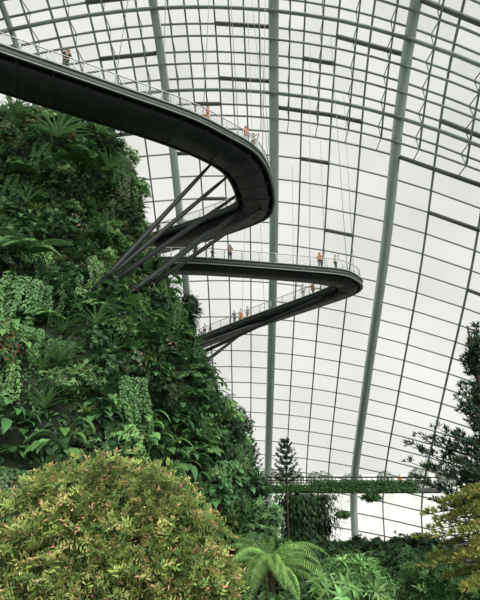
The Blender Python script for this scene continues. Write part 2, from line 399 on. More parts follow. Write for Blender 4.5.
def place_plant(k, p, n_, s, label, group):
    nm, lab, cat, kmb, _ = kinds[k]
    if k not in proto:
        two = isinstance(kmb, tuple); ob = proto[k] = (kmb[0] if two else kmb).build(nm, WLEAF, None)
        if two: kmb[1].build('flowers', LEAF, ob, world=False)
    else:
        ob = proto[k].copy(); COL.objects.link(ob)
        for ch in proto[k].children: c = ch.copy(); COL.objects.link(c); c.parent = ob
    ob.location = tuple(p + n_ * .15); ob.scale = (s, s, s)
    ob.rotation_euler = (random.uniform(-.15, .15), random.uniform(-.2, .2), math.atan2(n_[1], n_[0]) - math.pi / 2 + random.uniform(-.4, .4))
    if 'group' in ob: del ob['group']
    tag(ob, label, cat, group)
cand = msamples(6000, front=True); ci = 0
for k in allk:
    while ci < len(cand):
        p, n_, ph, z, px, py = cand[ci]; ci += 1
        if all(np.sum((p - q) ** 2) > 1.3 for q in used): break
    else: break
    used.append(p); rg = region(px, py); lab = kinds[k][1]
    place_plant(k, p, n_, random.uniform(.7, 1.6), lab + ' ' + rg, lab + ' ' + rg)
def one(k, px, py, s, label, group=None, out=.6):
    p = hit(px, py); d = p[:2] - MA; n_ = np.array((d[0], d[1], 0)); n_ /= np.linalg.norm(n_); place_plant(k, p + n_ * out, n_, s, label, group)
one(2, 58, 150, 2.6, 'very large spiky rosette plant standing out high on the mountain', None, 1.3)
for a in [(22, 128), (92, 140), (100, 176)]: one(2, a[0], a[1], 1.8, 'big spiky rosette plant flanking the largest rosette on the mountain top', 'big spiky rosettes on the mountain top', 1.1)
for a in [(6, 338), (18, 352), (4, 362)]: one(10, a[0], a[1], 1.0, 'red-orange flowering plant at the left edge of the mountain face', 'red flowers at the left edge')
one(10, 112, 118, 1.0, 'red-flowered plant right under the upper skywalk')
one(0, 30, 262, 2.2, 'very large drooping fern hanging left of the strut feet', None, 1.)
one(5, 118, 330, 1.3, 'cluster of big light green leaves on the mountain just below the strut feet')
one(4, 165, 420, 1.7, 'big dark heart-leaved climber above the right end of the orange-tipped shrub')
# ================================================================== SKYWALKS
def sweep(mb, out, inn, sec, W):
    u = np.array([s[0] for s in sec]) / W; dz = np.array([s[1] for s in sec])
    v = out[:, None] * (1 - u)[None, :, None] + inn[:, None] * u[None, :, None] + dz[None, :, None] * np.array([0, 0, 1.])
    k, n = v.shape[:2]; i = np.arange(k - 1)[:, None] * n; j = np.arange(n)[None]; j2 = (j + 1) % n
    mb.add(v.reshape(-1, 3), [np.stack([i + j, i + n + j, i + n + j2, i + j2], -1).reshape(-1, 4), np.arange(n)[None], (np.arange(n) + (k - 1) * n)[None, ::-1]])
def skywalk(label, px_pts, W, D, basept):
    out = catmull([WZ(*p) for p in px_pts], .6)
    t = nrm(np.gradient(out, axis=0) * [1, 1, 0]); lat = np.stack([-t[:, 1], t[:, 0], np.zeros(len(t))], 1)
    inn = out + lat * W
    for _ in range(30):
        q = inn.copy(); q[1:-1] = (inn[:-2] + 2 * inn[1:-1] + inn[2:]) / 4; inn = q
    root = empty('skywalk', basept, label, 'walkway')
    def part(nm, secs, m):
        mb = MB()
        for s in secs: sweep(mb, out, inn, s, W)
        return mb.build(nm, m, root)
    part('deck', [[(0, 0), (W, 0), (W, -.14), (0, -.14)]], M_under)
    part('edge_beam', [[(-.12, .08), (.06, .08), (.06, -.66), (-.12, -.66)]], M_dark)
    part('edge_beam', [[(W - .06, .08), (W + .12, .08), (W + .12, -.66), (W - .06, -.66)]], M_dark)
    part('edge_strip', [[(-.2, .1), (-.1, .1), (-.1, -.02), (-.2, -.02)]], M_strip)
    part('edge_strip', [[(W + .1, .1), (W + .2, .1), (W + .2, -.02), (W + .1, -.02)]], M_strip)
    part('edge_strip', [[(-.17, -.56), (-.1, -.56), (-.1, -.66), (-.17, -.66)]], M_strip)
    part('box_girder', [[(W * .1, -.14), (W * .9, -.14), (W * .84, -D), (W * .16, -D)]], M_under)
    for i in range(1, len(out) - 1, 4):
        px, py = proj(out[i])
        if not -30 < px < 510: continue
        dirv = nrm(inn[i] - out[i]) * np.linalg.norm(inn[i] - out[i]); tt = t[i] * .06
        sec = [(.0, -.4), (1., -.4), (.86, -D - .03), (.14, -D - .03)]
        a = np.array([out[i] + dirv * s[0] + [0, 0, s[1]] for s in sec]); mb = MB()
        mb.add(np.concatenate([a - tt, a + tt]), np.array([[0, 1, 2, 3], [7, 6, 5, 4], [0, 4, 5, 1], [1, 5, 6, 2], [2, 6, 7, 3], [3, 7, 4, 0]]))
        mb.build('underside_rib', M_under, root)
    for e in (out, inn):
        mb = MB(); tube(mb, e + [0, 0, 1.2], .05, 6); mb.build('handrail', M_rail, root)
        mb = MB()
        for h in (.35, .55, .75, .95): tube(mb, e + [0, 0, h], .014, 4)
        mb.build('rail_wires', M_rail, root)
    pm = MB(); tube(pm, [(0, 0, 0), (0, 0, 1.2)], .045, 6); first = None
    for e in (out, inn):
        last = None
        for i in range(0, len(e)):
            if last is not None and np.linalg.norm(e[i] - last) < 1.75: continue
            px, py = proj(e[i])
            if not (-15 < px < 495): continue
            last = e[i]
            if first is None: first = ob = pm.build('rail_post', M_rail, root, world=False)
            else: ob = first.copy(); COL.objects.link(ob); ob.parent = root
            ob.location = tuple(e[i] - np.array(basept))
    return root, out, inn, lat
pA = [(-75, 18, 27.2), (0, 46, 27.2), (60, 67, 27.2), (120, 88, 27.2), (190, 113, 27.2), (228, 132, 27.2), (253, 147, 27.2), (266, 164, 27.2), (272, 185, 27.2), (273, 200, 27.2), (267, 213, 27.2), (240, 225, 27.2), (200, 238, 27.2), (150, 252, 27.2), (110, 262, 27.2)]
bA = hit(118, 286)
rA, outA, inA, latA = skywalk('dark upper skywalk curving in a hairpin out from the mountain top', pA, 3.7, .95, bA)
pB = [(135, 258, 20), (165, 258, 20), (200, 258.5, 20), (250, 262, 19.9), (300, 266, 19.8), (340, 270, 19.7), (354, 275, 19.6), (361, 282, 19.5), (352, 290, 19.4), (325, 300, 19.3), (290, 312, 19), (250, 326, 18.6), (205, 343, 18), (170, 357, 17.6)]
bB = hit(190, 355)
rB, outB, inB, latB = skywalk('long lower skywalk making a sharp V-shaped turn at its tip', pB, 2.5, .85, bB)
def strut(root, a, b, r0, r1):
    mb = MB(); a = np.array(a); b = np.array(b); t = np.linspace(0, 1, 7)[:, None]
    tube(mb, a + (b - a) * t, np.interp(t[:, 0], [0, .15, .85, 1], [r0 * .6, r0, r1, r1 * .6]), 10); mb.build('strut', M_strut, root, smooth=False)
for (a, b) in [((100, 284), (212, 163)), ((100, 284), (228, 176)), ((108, 284), (236, 196)), ((134, 290), (241, 211)), ((134, 290), (216, 226)), ((150, 286), (262, 208))]:
    p = hit(*a); p = p + nrm(CAMP - p) * 1.9; q = WZ(b[0], b[1], 26.4); strut(rA, p - nrm(q - p) * .8, q, .21, .17)
for (a, b) in [((196, 346), (262, 322)), ((205, 362), (250, 327)), ((203, 352), (322, 297))]:
    p = WY(a[0], a[1], 47.); q = WZ(b[0], b[1], 17.9); strut(rB, p - nrm(q - p) * 4, q, .22, .17)
def cable(p, label, group, dx=0., dy=0.):
    top = np.array((p[0] + dx, p[1] + dy, domez(p[0] + dx, p[1] + dy) - .3)); mb = MB()
    tube(mb, [p + np.array([0, 0, 1.2]), top], .03, 5); tube(mb, [p + np.array([0, 0, -.1]), p + np.array([0, 0, 1.25])], .06, 6)
    tag(mb.build('suspension_cable', M_cable, base=True), label, 'cable', group)
for i in np.linspace(20, len(outA) * .62, 8).astype(int): cable(outA[i], 'thin steel cable hanging the upper skywalk from the dome', 'cables of the upper skywalk', random.uniform(-2, 2), random.uniform(-1, 2))
for i in np.linspace(30, len(outB) * .72, 7).astype(int): cable(outB[i], 'thin steel cable hanging the lower skywalk from the dome', 'cables of the lower skywalk', random.uniform(-1, 3), random.uniform(0, 3))
# ================================================================== PEOPLE
def skin_mesh(V, E, R, name, sub=1):
    me = bpy.data.meshes.new(name); me.from_pydata([tuple(v) for v in V], E, [])
    ob = bpy.data.objects.new(name, me); COL.objects.link(ob)
    md = ob.modifiers.new('s', 'SKIN'); md.use_smooth_shade = True
    if not me.skin_vertices: return None
    for i, r in enumerate(R):
        sv = me.skin_vertices[0].data[i]; sv.radius = (r if isinstance(r, tuple) else (r, r)); sv.use_root = (i == 0)
    ms = ob.modifiers.new('u', 'SUBSURF'); ms.levels = sub; ms.render_levels = sub
    dg = bpy.context.evaluated_depsgraph_get(); res = bpy.data.meshes.new_from_object(ob.evaluated_get(dg))
    bpy.data.objects.remove(ob); res.name = name
    return res
POSE = {
 'stand': dict(el=(.24, -.03, 1.12), wr=(.25, .05, .88), kn=.03, an=0, lean=0),
 'lean': dict(el=(.25, .1, 1.17), wr=(.12, .34, 1.24), kn=.02, an=-.03, lean=.1),
 'walk': dict(el=(.24, -.05, 1.13), wr=(.24, .08, .9), kn=.12, an=.2, lean=.02),
 'raise': dict(el=(.22, .2, 1.26), wr=(.08, .36, 1.5), kn=.02, an=0, lean=0),
}
cacheP = {}
def pose_meshes(ps):
    if ps in cacheP: return cacheP[ps]
    q = POSE[ps]; ln = q['lean']; V = []; E = []; R = []
    def add(p, r, par=None):
        V.append(p); R.append(r); i = len(V) - 1
        if par is not None: E.append((par, i))
        return i
    pel = add((0, 0, .95), (.14, .105)); sp = add((0, ln * .3, 1.12), (.12, .09), pel); ch = add((0, ln * .8, 1.3), (.145, .1), sp)
    nb = add((0, ln, 1.44), .065, ch); nk = add((0, ln + .01, 1.5), .05, nb); hd = add((0, ln + .03, 1.585), (.078, .09), nk); tp = add((0, ln + .02, 1.66), (.068, .075), hd)
    add((0, ln + .125, 1.578), .014, hd)
    for s in (-1, 1): add((s * .085, ln + .02, 1.58), .016, hd)
    for s in (-1, 1):
        hip = add((s * .09, 0, .87), .088, pel); f = q['an'] * s; kn = add((s * .1, q['kn'] * (s if q['an'] > .1 else 1), .49), .06, hip)
        an = add((s * .1, f - .02, .09), .04, kn); add((s * .115, f + .13, .035), .033, an)
        sh = add((s * .17, ln * .9, 1.395), .058, ch); el = add((s * q['el'][0], q['el'][1] + ln, q['el'][2]), .043, sh); wr = add((s * q['wr'][0], q['wr'][1] + ln, q['wr'][2]), .03, el)
        e = np.array(V[el]); w = np.array(V[wr]); dv = nrm(w - e); pm = w + dv * .06; pi = add(tuple(pm), (.036, .018), wr)
        sd = nrm(np.cross(dv, (0, .4, 1.)) + 1e-6)
        for k, (o_, l_) in enumerate([(-.03, .065), (-.01, .078), (.01, .072), (.03, .055)]):
            b0 = add(tuple(pm + sd * o_ + dv * .035), .0095, pi); add(tuple(pm + sd * o_ * 1.2 + dv * (.035 + l_) + np.array((0, .0, -.012))), .0075, b0)
        th = add(tuple(pm - sd * .04 * 1 - dv * .01), .011, pi); add(tuple(pm - sd * .058 + dv * .03), .009, th)
    body = skin_mesh(V, E, R, 'body')
    def sub(ids, extra, nm):
        m = {k: n for n, k in enumerate(ids)}
        ee = [(m[a], m[b]) for a, b in E if a in m and b in m]
        rr = [tuple(np.array(R[k] if isinstance(R[k], tuple) else (R[k], R[k])) + extra) for k in ids]
        return skin_mesh([V[k] for k in ids], ee, rr, nm)
    L = {}; step = (len(V) - 10) // 2
    for n, s in enumerate((-1, 1)):
        b = 10 + n * step; L[s] = dict(hip=b, kn=b + 1, an=b + 2, toe=b + 3, sh=b + 4, el=b + 5, wr=b + 6)
    shirt = sub([sp, pel, ch, nb] + [L[s][k] for s in (-1, 1) for k in ('sh', 'el')], .016, 'shirt')
    trs = sub([pel] + [L[s][k] for s in (-1, 1) for k in ('hip', 'kn', 'an')], .018, 'trousers')
    shoes = [sub([L[s]['an'], L[s]['toe']], .014, 'shoe') for s in (-1, 1)]
    cacheP[ps] = (body, shirt, trs, shoes, ln); return cacheP[ps]
def hair_mesh(ln, long_):
    mb = MB(); n, m = 16, 10; v = []
    for i in range(m + 1):
        th = math.pi * .5 - i / m * math.pi * .78
        for j in range(n):
            a = j / n * 2 * math.pi; x = .094 * math.cos(th) * math.cos(a); y = .108 * math.cos(th) * math.sin(a); z = .105 * math.sin(th)
            if y > .02 and z < .045: y = min(y, .03); z = max(z, .03)
            if long_ and y < 0 and th < 0: z -= .16 * (-th); x *= 1.05; y = min(y, -.05)
            v.append((x, ln + .02 + y, 1.615 + z))
    i = np.arange(m)[:, None] * n; j = np.arange(n)[None]; j2 = (j + 1) % n
    mb.add(v, np.stack([i + j, i + n + j, i + n + j2, i + j2], -1).reshape(-1, 4)); return mb
def dress_mesh(ln):
    mb = MB(); prof = [(1.16, .125), (1.0, .15), (.85, .18), (.55, .23), (.22, .28), (.2, .27)]; n = 18; v = []
    for z, r in prof:
        for j in range(n):
            a = j / n * 2 * math.pi; rr = r * (1 + .05 * math.sin(a * 6) * (1.1 - z)); v.append((rr * math.cos(a), rr * .8 * math.sin(a), z))
    i = np.arange(len(prof) - 1)[:, None] * n; j = np.arange(n)[None]; j2 = (j + 1) % n
    mb.add(v, np.stack([i + j, i + n + j, i + n + j2, i + j2], -1).reshape(-1, 4)); return mb
MS = {}
def cm(nm, rgb):
    k = (nm, rgb)
    if k not in MS: MS[k] = mat('%s_cloth' % nm, lin(*rgb), .8, 0, .12, 25)
    return MS[k]
SKIN = [mat('skin_light', lin(205, 160, 132), .55), mat('skin_tan', lin(165, 118, 88), .55)]
HAIR = [mat('hair_black', lin(26, 22, 20), .5), mat('hair_brown', lin(70, 48, 32), .5)]
EYE = mat('eye', (.02, .015, .012), .3); LIP = mat('lip', lin(150, 80, 75), .5); SHOE = mat('shoe', lin(45, 42, 42), .6)
def person(loc, face, ps, label, top, bot, dress=False, long_=False, h=1.0, sk=0, hr=0):
    body, shirt, trs, shoes, ln = pose_meshes(ps)
    root = empty('person', loc, label, 'person'); root.rotation_euler = (0, 0, math.atan2(face[1], face[0]) - math.pi / 2); root.scale = (h, h, h)
    def put(me, nm, m):
        me = me.copy(); me.materials.clear(); me.materials.append(m); ob = bpy.data.objects.new(nm, me); COL.objects.link(ob); ob.parent = root; return ob
    put(body, 'body', SKIN[sk]); put(shirt, 'shirt', cm('top', top))
    if dress: dress_mesh(ln).build('skirt', cm('skirt', bot), root, world=False, smooth=True)
    else: put(trs, 'trousers', cm('trousers', bot))
    for s in shoes: put(s, 'shoe', SHOE)
    hair_mesh(ln, long_).build('hair', HAIR[hr], root, world=False, smooth=True)
    for s in (-1, 1):
        mb = MB(); tube(mb, [(s * .032, ln + .1, 1.6), (s * .032, ln + .118, 1.6)], .011, 8); mb.build('eye', EYE, root, world=False)
    mb = MB(); tube(mb, [(-.025, ln + .108, 1.54), (0, ln + .116, 1.538), (.025, ln + .108, 1.54)], .006, 6); mb.build('mouth', LIP, root, world=False)
def on_walk(out, inn, lat, px, leg, edge, inset):
    q = proj(out)[0] if edge == 'outer' else proj(inn)[0]; tip = int(np.argmax(out[:, 0])); r = range(0, tip) if leg == 'near' else range(tip, len(out))
    i = min(r, key=lambda k: abs(q[k] - px)); dv = nrm(inn[i] - out[i])
    p = out[i] + dv * inset if edge == 'outer' else inn[i] - dv * inset
    f = -dv if edge == 'outer' else dv
    return p, f
def rot(f, a):
    c, s = math.cos(a), math.sin(a); return (f[0] * c - f[1] * s, f[0] * s + f[1] * c)
BLK = (35, 35, 38); WHT = (225, 222, 215); ORG = (200, 125, 60); NVY = (50, 60, 85); GRY = (120, 120, 118); BEI = (190, 170, 140); BLU = (90, 120, 160); RED = (150, 60, 50)
ppl = [
 ('A', 61, 'near', 'outer', .34, 0, 'lean', 'person in black leaning on the upper skywalk railing near its left end', BLK, BLK, False, False, 0),
 ('A', 211, 'near', 'outer', .32, .6, 'stand', 'person in a long orange dress standing on the upper skywalk', ORG, ORG, True, True, 1),
 ('A', 247, 'near', 'outer', .32, -.4, 'stand', 'person in orange top and white trousers at the upper skywalk bend', (205, 130, 80), WHT, False, True, 0),
 ('A', 256, 'near', 'outer', .34, .3, 'raise', 'person in white top raising both hands at the upper skywalk bend', WHT, BEI, False, False, 1),
 ('A', 145, 'far', 'inner', .35, .2, 'lean', 'person in white shirt at the far railing, left of a pair', WHT, GRY, False, False, 0),
 ('A', 156, 'far', 'inner', .3, -.3, 'stand', 'person in pale beige top behind the upper struts, right of a pair', BEI, NVY, False, True, 1),
 ('B', 197, 'near', 'outer', .3, .2, 'stand', 'person in black beside the mountain end of the lower skywalk', BLK, NVY, False, False, 0),
 ('B', 213, 'near', 'outer', .35, 1.2, 'walk', 'person in dark clothes and blue top walking on the lower skywalk', BLU, BLK, False, False, 1),
 ('B', 228, 'near', 'outer', .36, 0, 'lean', 'person in beige top leaning on the lower skywalk railing', BEI, BLK, False, True, 0),
 ('B', 322, 'near', 'outer', .28, -.5, 'stand', 'person in orange-brown top standing near the lower skywalk tip', ORG, BLK, False, True, 1),
 ('B', 339, 'near', 'outer', .3, .4, 'raise', 'person in white shirt and black trousers at the lower skywalk tip', WHT, BLK, False, False, 0),
 ('B', 304, 'far', 'inner', .3, .1, 'stand', 'person in white near the tip on the returning lower skywalk', WHT, WHT, False, True, 0),
 ('B', 308, 'far', 'inner', .7, 1.4, 'walk', 'person in red top walking behind one in white on lower skywalk', RED, BLK, False, False, 1),
 ('B', 234, 'far', 'inner', .36, .3, 'lean', 'person in pale blue at the returning rail, leftmost of three together', BLU, GRY, False, False, 0),
 ('B', 240, 'far', 'inner', .3, 1.0, 'stand', 'person in long orange skirt, middle of three together on lower skywalk', WHT, ORG, True, True, 1),
 ('B', 246, 'far', 'inner', .3, -.3, 'stand', 'person in white and beige, rightmost of three together on lower skywalk', WHT, BEI, False, False, 0),
 ('B', 202, 'far', 'inner', .3, .5, 'stand', 'person in white top on returning skywalk beside the mountain edge', WHT, BLK, False, True, 0),
 ('B', 208, 'far', 'inner', .3, -.6, 'walk', 'person in black top walking on returning skywalk close to mountain', BLK, GRY, False, False, 1),
]
for (wk, px, leg, edge, ins, a, ps, lab, top, bot, dr, lg, sk) in ppl:
    out, inn, lat = (outA, inA, latA) if wk == 'A' else (outB, inB, latB)
    p, f = on_walk(out, inn, lat, px, leg, edge, ins); person(p, rot(f, a), ps, lab, top, bot, dr, lg, random.uniform(1.03, 1.1) * (1.15 if wk == 'A' else 1.05), sk, random.choice((0, 0, 1)))
# ================================================================== TREES AND GROUND PLANTS
def tree(name, label, cat, base, lumps, fn, tr=.14, m=LEAF, group=None):
    root = empty(name, base, label, cat, group); base = np.array(base, float)
    mb = MB()
    for c, r in lumps: fn(mb, c, r)
    mb.build('foliage', m, root)
    mb = MB()
    for n, (c, r) in enumerate(lumps):
        c = np.array(c); b0 = base + np.array((random.uniform(-.2, .2), random.uniform(-.2, .2), 0)); t = np.linspace(0, 1, 8)[:, None]
        bow = np.sin(t * math.pi * .5); pts = np.concatenate([b0[:2] + (c[:2] - b0[:2]) * t ** 1.6, b0[2] + (c[2] - b0[2]) * bow], 1)
        tube(mb, pts, np.linspace(tr, tr * .35, 8), 7)
        rr = float(np.mean(np.broadcast_to(r, (3,))))
        for q in range(9):
            e = rdir(1)[0]; e[2] = abs(e[2]); tube(mb, [c - [0, 0, rr * .3], c + e * rr * .45, c + e * rr * .85], [tr * .3, tr * .2, tr * .08], 5)
    mb.build('stems', M_bark, root, smooth=True)
    return root
def PL(px, py, Y, rp, squash=.85):
    u, a, b = ray(px, py); t = Y / a; r = rp / F * t
    return (WY(px, py, Y), (r, r, r * squash))
FG = [(3.2, (.28, .37, .10)), (3, (.18, .28, .08)), (1.8, (.38, .42, .13)), (1.2, (.11, .20, .06))]
FT = [(2, (.66, .36, .22)), (2, (.60, .46, .2)), (1.2, (.64, .30, .22))]
lumps = [PL(105, 494, 13.0, 48, .8), PL(60, 506, 13.3, 44), PL(18, 526, 13.4, 46), PL(148, 508, 12.9, 44), PL(182, 538, 12.7, 40), PL(82, 530, 12.4, 44, .75), PL(130, 546, 12.2, 46, .75), PL(40, 556, 12.3, 48, .75), PL(172, 570, 12.1, 44, .75), PL(200, 586, 12.3, 37), PL(8, 588, 12.4, 48), PL(90, 580, 11.7, 52, .75), PL(140, 600, 11.5, 50), PL(50, 606, 11.6, 50), PL(190, 610, 11.8, 40)]
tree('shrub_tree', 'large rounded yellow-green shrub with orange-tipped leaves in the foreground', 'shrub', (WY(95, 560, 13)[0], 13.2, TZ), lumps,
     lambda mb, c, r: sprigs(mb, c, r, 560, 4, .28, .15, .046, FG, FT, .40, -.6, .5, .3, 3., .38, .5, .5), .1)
# tree fern
Yf = 21.5; tf = WY(270, 570, Yf); root = empty('tree_fern', (tf[0], tf[1], TZ), 'bright green tree fern with arching fronds right of the orange-tipped shrub', 'tree fern')
mb = MB(); zt = np.linspace(TZ, tf[2], 14); tube(mb, np.stack([np.full(14, tf[0]) + .05 * np.sin(zt), np.full(14, tf[1]), zt], 1), np.linspace(.2, .12, 14) * (1 + .12 * np.sin(np.arange(14) * 2.1)), 9); mb.build('trunk', M_bark, root)
for q in range(24):
    mb = MB(); az = q / 24 * 2 * math.pi + random.uniform(-.15, .15); lo = q % 3
    frond(mb, tf + [0, 0, 0.], az, 3.2 * random.uniform(.8, 1.1), math.radians(76 - 22 * lo + random.uniform(-8, 8)), math.radians(-48 - 8 * lo + random.uniform(-14, 14)), 34, .48, .045, np.array((.24, .44, .12)) * random.uniform(.6, 1.25), .018, .4)
    mb.build('frond', LEAF, root)
# ground shrubs
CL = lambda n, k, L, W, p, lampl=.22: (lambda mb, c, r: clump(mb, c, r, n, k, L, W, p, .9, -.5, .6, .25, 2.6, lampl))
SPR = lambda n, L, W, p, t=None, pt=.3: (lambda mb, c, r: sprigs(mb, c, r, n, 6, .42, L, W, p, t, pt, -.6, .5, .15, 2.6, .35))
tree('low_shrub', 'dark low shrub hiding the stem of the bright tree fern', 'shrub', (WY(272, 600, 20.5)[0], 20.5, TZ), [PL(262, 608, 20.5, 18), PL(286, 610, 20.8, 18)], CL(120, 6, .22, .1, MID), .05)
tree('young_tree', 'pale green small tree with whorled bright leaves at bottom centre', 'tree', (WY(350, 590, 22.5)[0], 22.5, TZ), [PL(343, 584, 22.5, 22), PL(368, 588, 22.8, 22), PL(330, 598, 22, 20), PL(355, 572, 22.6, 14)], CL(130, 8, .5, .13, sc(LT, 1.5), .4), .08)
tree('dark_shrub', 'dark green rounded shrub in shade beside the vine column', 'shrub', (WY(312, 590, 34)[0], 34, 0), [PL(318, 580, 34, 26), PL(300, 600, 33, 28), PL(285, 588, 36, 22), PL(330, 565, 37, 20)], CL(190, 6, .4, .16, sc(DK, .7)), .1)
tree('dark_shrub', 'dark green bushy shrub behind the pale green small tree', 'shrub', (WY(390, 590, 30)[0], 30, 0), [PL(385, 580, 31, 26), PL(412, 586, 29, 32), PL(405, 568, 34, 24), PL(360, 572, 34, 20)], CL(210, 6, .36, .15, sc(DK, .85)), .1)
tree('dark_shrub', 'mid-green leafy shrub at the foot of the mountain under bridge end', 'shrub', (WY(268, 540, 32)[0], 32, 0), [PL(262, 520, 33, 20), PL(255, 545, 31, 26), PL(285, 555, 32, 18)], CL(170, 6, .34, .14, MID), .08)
for n, (px, py, Y, r) in enumerate([(322, 552, 52, 16), (345, 556, 54, 15), (366, 552, 56, 16), (388, 554, 53, 17), (409, 550, 55, 17), (430, 548, 52, 18), (300, 558, 50, 16)]):
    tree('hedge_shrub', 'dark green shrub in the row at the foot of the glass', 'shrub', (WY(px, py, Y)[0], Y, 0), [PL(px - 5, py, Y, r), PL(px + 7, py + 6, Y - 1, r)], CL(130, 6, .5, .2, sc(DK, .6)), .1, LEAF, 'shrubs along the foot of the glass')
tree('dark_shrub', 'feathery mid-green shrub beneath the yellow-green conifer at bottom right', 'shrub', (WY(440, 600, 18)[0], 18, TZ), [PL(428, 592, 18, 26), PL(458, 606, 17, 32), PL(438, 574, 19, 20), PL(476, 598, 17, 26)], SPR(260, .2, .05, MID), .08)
# conifers at right
CN = [(3, (.024, .056, .03)), (2, (.04, .09, .044)), (.6, (.085, .14, .058))]
CY = [(3, (.25, .29, .07)), (2, (.12, .18, .05)), (1.6, (.40, .40, .11)), (.4, (.40, .27, .09))]
def needle_branch(mb, wood, a, b, n, L, r0=.045, spread=.32, wf=.16, nl=7, p=None, sag=0.):
    a = np.array(a); b = np.array(b); t = np.linspace(0, 1, 9)[:, None]; pts = a + (b - a) * t + np.array([0, 0, 1.]) * (np.sin(t * math.pi) * (-.12 + sag) + .15 * t ** 2)
    tube(wood, pts, np.linspace(r0, .01, 9), 5)
    u = rng.uniform(.12, 1.03, n); idx = np.clip(u * 8, 0, 7.999); i = idx.astype(int); fr = (idx - i)[:, None]
    c = pts[i] * (1 - fr) + pts[np.minimum(i + 1, 8)] * fr
    off = rdir(n) * spread * (1.05 - .5 * u[:, None]); off[:, 2] = np.abs(off[:, 2]) * .8
    c = c + off; ax = nrm(off + np.array([0, 0, .5]) * .3 + (b - a) / np.linalg.norm(b - a) * .3)
    for q in range(nl):
        leaves(mb, c, ax * .8 + rdir(n) * .75, ax, L * rng.uniform(.7, 1.2, n), L * wf, pal(p or CN, n, .3), .1, .1)
Yc = 16.5; cx = WY(498, 460, Yc)[0]; root = empty('conifer_tree', (cx, Yc, TZ), 'dark conifer with tufted layered branches at the right edge', 'tree')
mb = MB(); zt = np.linspace(TZ, WY(492, 326, Yc)[2], 14); tube(mb, np.stack([np.full(14, cx) - .01 * (zt - 4), np.full(14, Yc), zt], 1), np.linspace(.2, .04, 14), 9); mb.build('trunk', M_bark, root, smooth=True)
tips = [(478, 330), (474, 346), (466, 362), (478, 378), (464, 390), (478, 404), (462, 414), (476, 430), (438, 432), (418, 440), (454, 446), (424, 456), (408, 466), (446, 470), (416, 484), (464, 478), (434, 492), (480, 345), (474, 500), (450, 505), (410, 450), (470, 354), (462, 402), (460, 438), (462, 466), (438, 444), (430, 472), (474, 362), (476, 390), (474, 416), (446, 456), (452, 484), (436, 506), (462, 492)]
for n, (px, py) in enumerate(tips):
    Yt = Yc + random.uniform(-1.2, 1.0); b = WY(px, py, Yt); z0 = WY(496, py + 18, Yc)[2]; a = (cx - .01 * (z0 - 4), Yc, z0)
    mb = MB(); wd = MB(); needle_branch(mb, wd, a, b, 54, .22, .035, .25, .2); br = wd.build('branch', M_bark, root); mb.build('needles', NEEDLE, br)
for n in range(6):
    az = random.uniform(-1.2, 1.3); z0 = random.uniform(10, 13); l = random.uniform(1., 2.0)
    mb = MB(); wd = MB(); needle_branch(mb, wd, (cx - .01 * (z0 - 4), Yc, z0), (cx + l * math.cos(az), Yc + l * math.sin(az), z0 + .3), 40, .22, .04, .3, .2); br = wd.build('branch', M_bark, root); mb.build('needles', NEEDLE, br)
Yg = 14.6; gx = WY(500, 520, Yg)[0]; root = empty('conifer_tree', (gx, Yg, TZ), 'yellow-green conifer with drooping layered branches below the dark conifer', 'tree')
mb = MB(); zt = np.linspace(TZ, WY(500, 490, Yg)[2], 10); tube(mb, np.stack([np.full(10, gx), np.full(10, Yg), zt], 1), np.linspace(.16, .04, 10), 9); mb.build('trunk', M_bark, root, smooth=True)
for n, (px, py) in enumerate([(466, 502), (444, 510), (426, 520), (474, 516), (452, 524), (432, 536), (466, 538), (418, 546), (446, 552), (476, 552), (462, 566), (434, 564), (474, 580), (450, 584), (466, 596), (438, 528), (426, 574), (458, 512)]):
    Yt = Yg + random.uniform(-1.0, .9); b = WY(px, py, Yt); z0 = WY(500, py - 10, Yg)[2]
    mb = MB(); wd = MB(); needle_branch(mb, wd, (gx, Yg, z0), b, 75, .18, .035, .22, .2, 7, CY, .25); br = wd.build('branch', M_bark, root); mb.build('needles', NEEDLE, br)
# slender pines in front of the bridge
def pine(px, ptop, Y, w, label, tiers, needles, dep=4.2):
    top = WY(px, ptop, Y); root = empty('pine_tree', (top[0], Y, 0), label, 'tree')
    mb = MB(); tube(mb, [(top[0], Y, 0), (top[0], Y, top[2] * .5), tuple(top)], [.14, .1, .02], 7); mb.build('trunk', M_bark, root)
    for q in range(tiers):
        f = q / (tiers - 1); z = top[2] - .25 - f * dep; l = w * (.25 + .75 * f ** .7)
        mb = MB(); wd = MB()
        for k in range(6):
            az = k / 6 * 2 * math.pi + q * .5; needle_branch(mb, wd, (top[0], Y, z), (top[0] + l * math.cos(az), Y + l * math.sin(az), z + l * .35), needles, .24, .03, .16)
        br = wd.build('branch_whorl', M_bark, root); mb.build('needles', NEEDLE, br)
pine(285, 440, 45, 1.45, 'bushy dark green conifer standing before the leafy bridge', 8, 22, 3.6)
pine(250, 440, 44, 1.5, 'conifer with tiered branches at the mountain edge, left of the bushy one', 8, 17, 3.6)
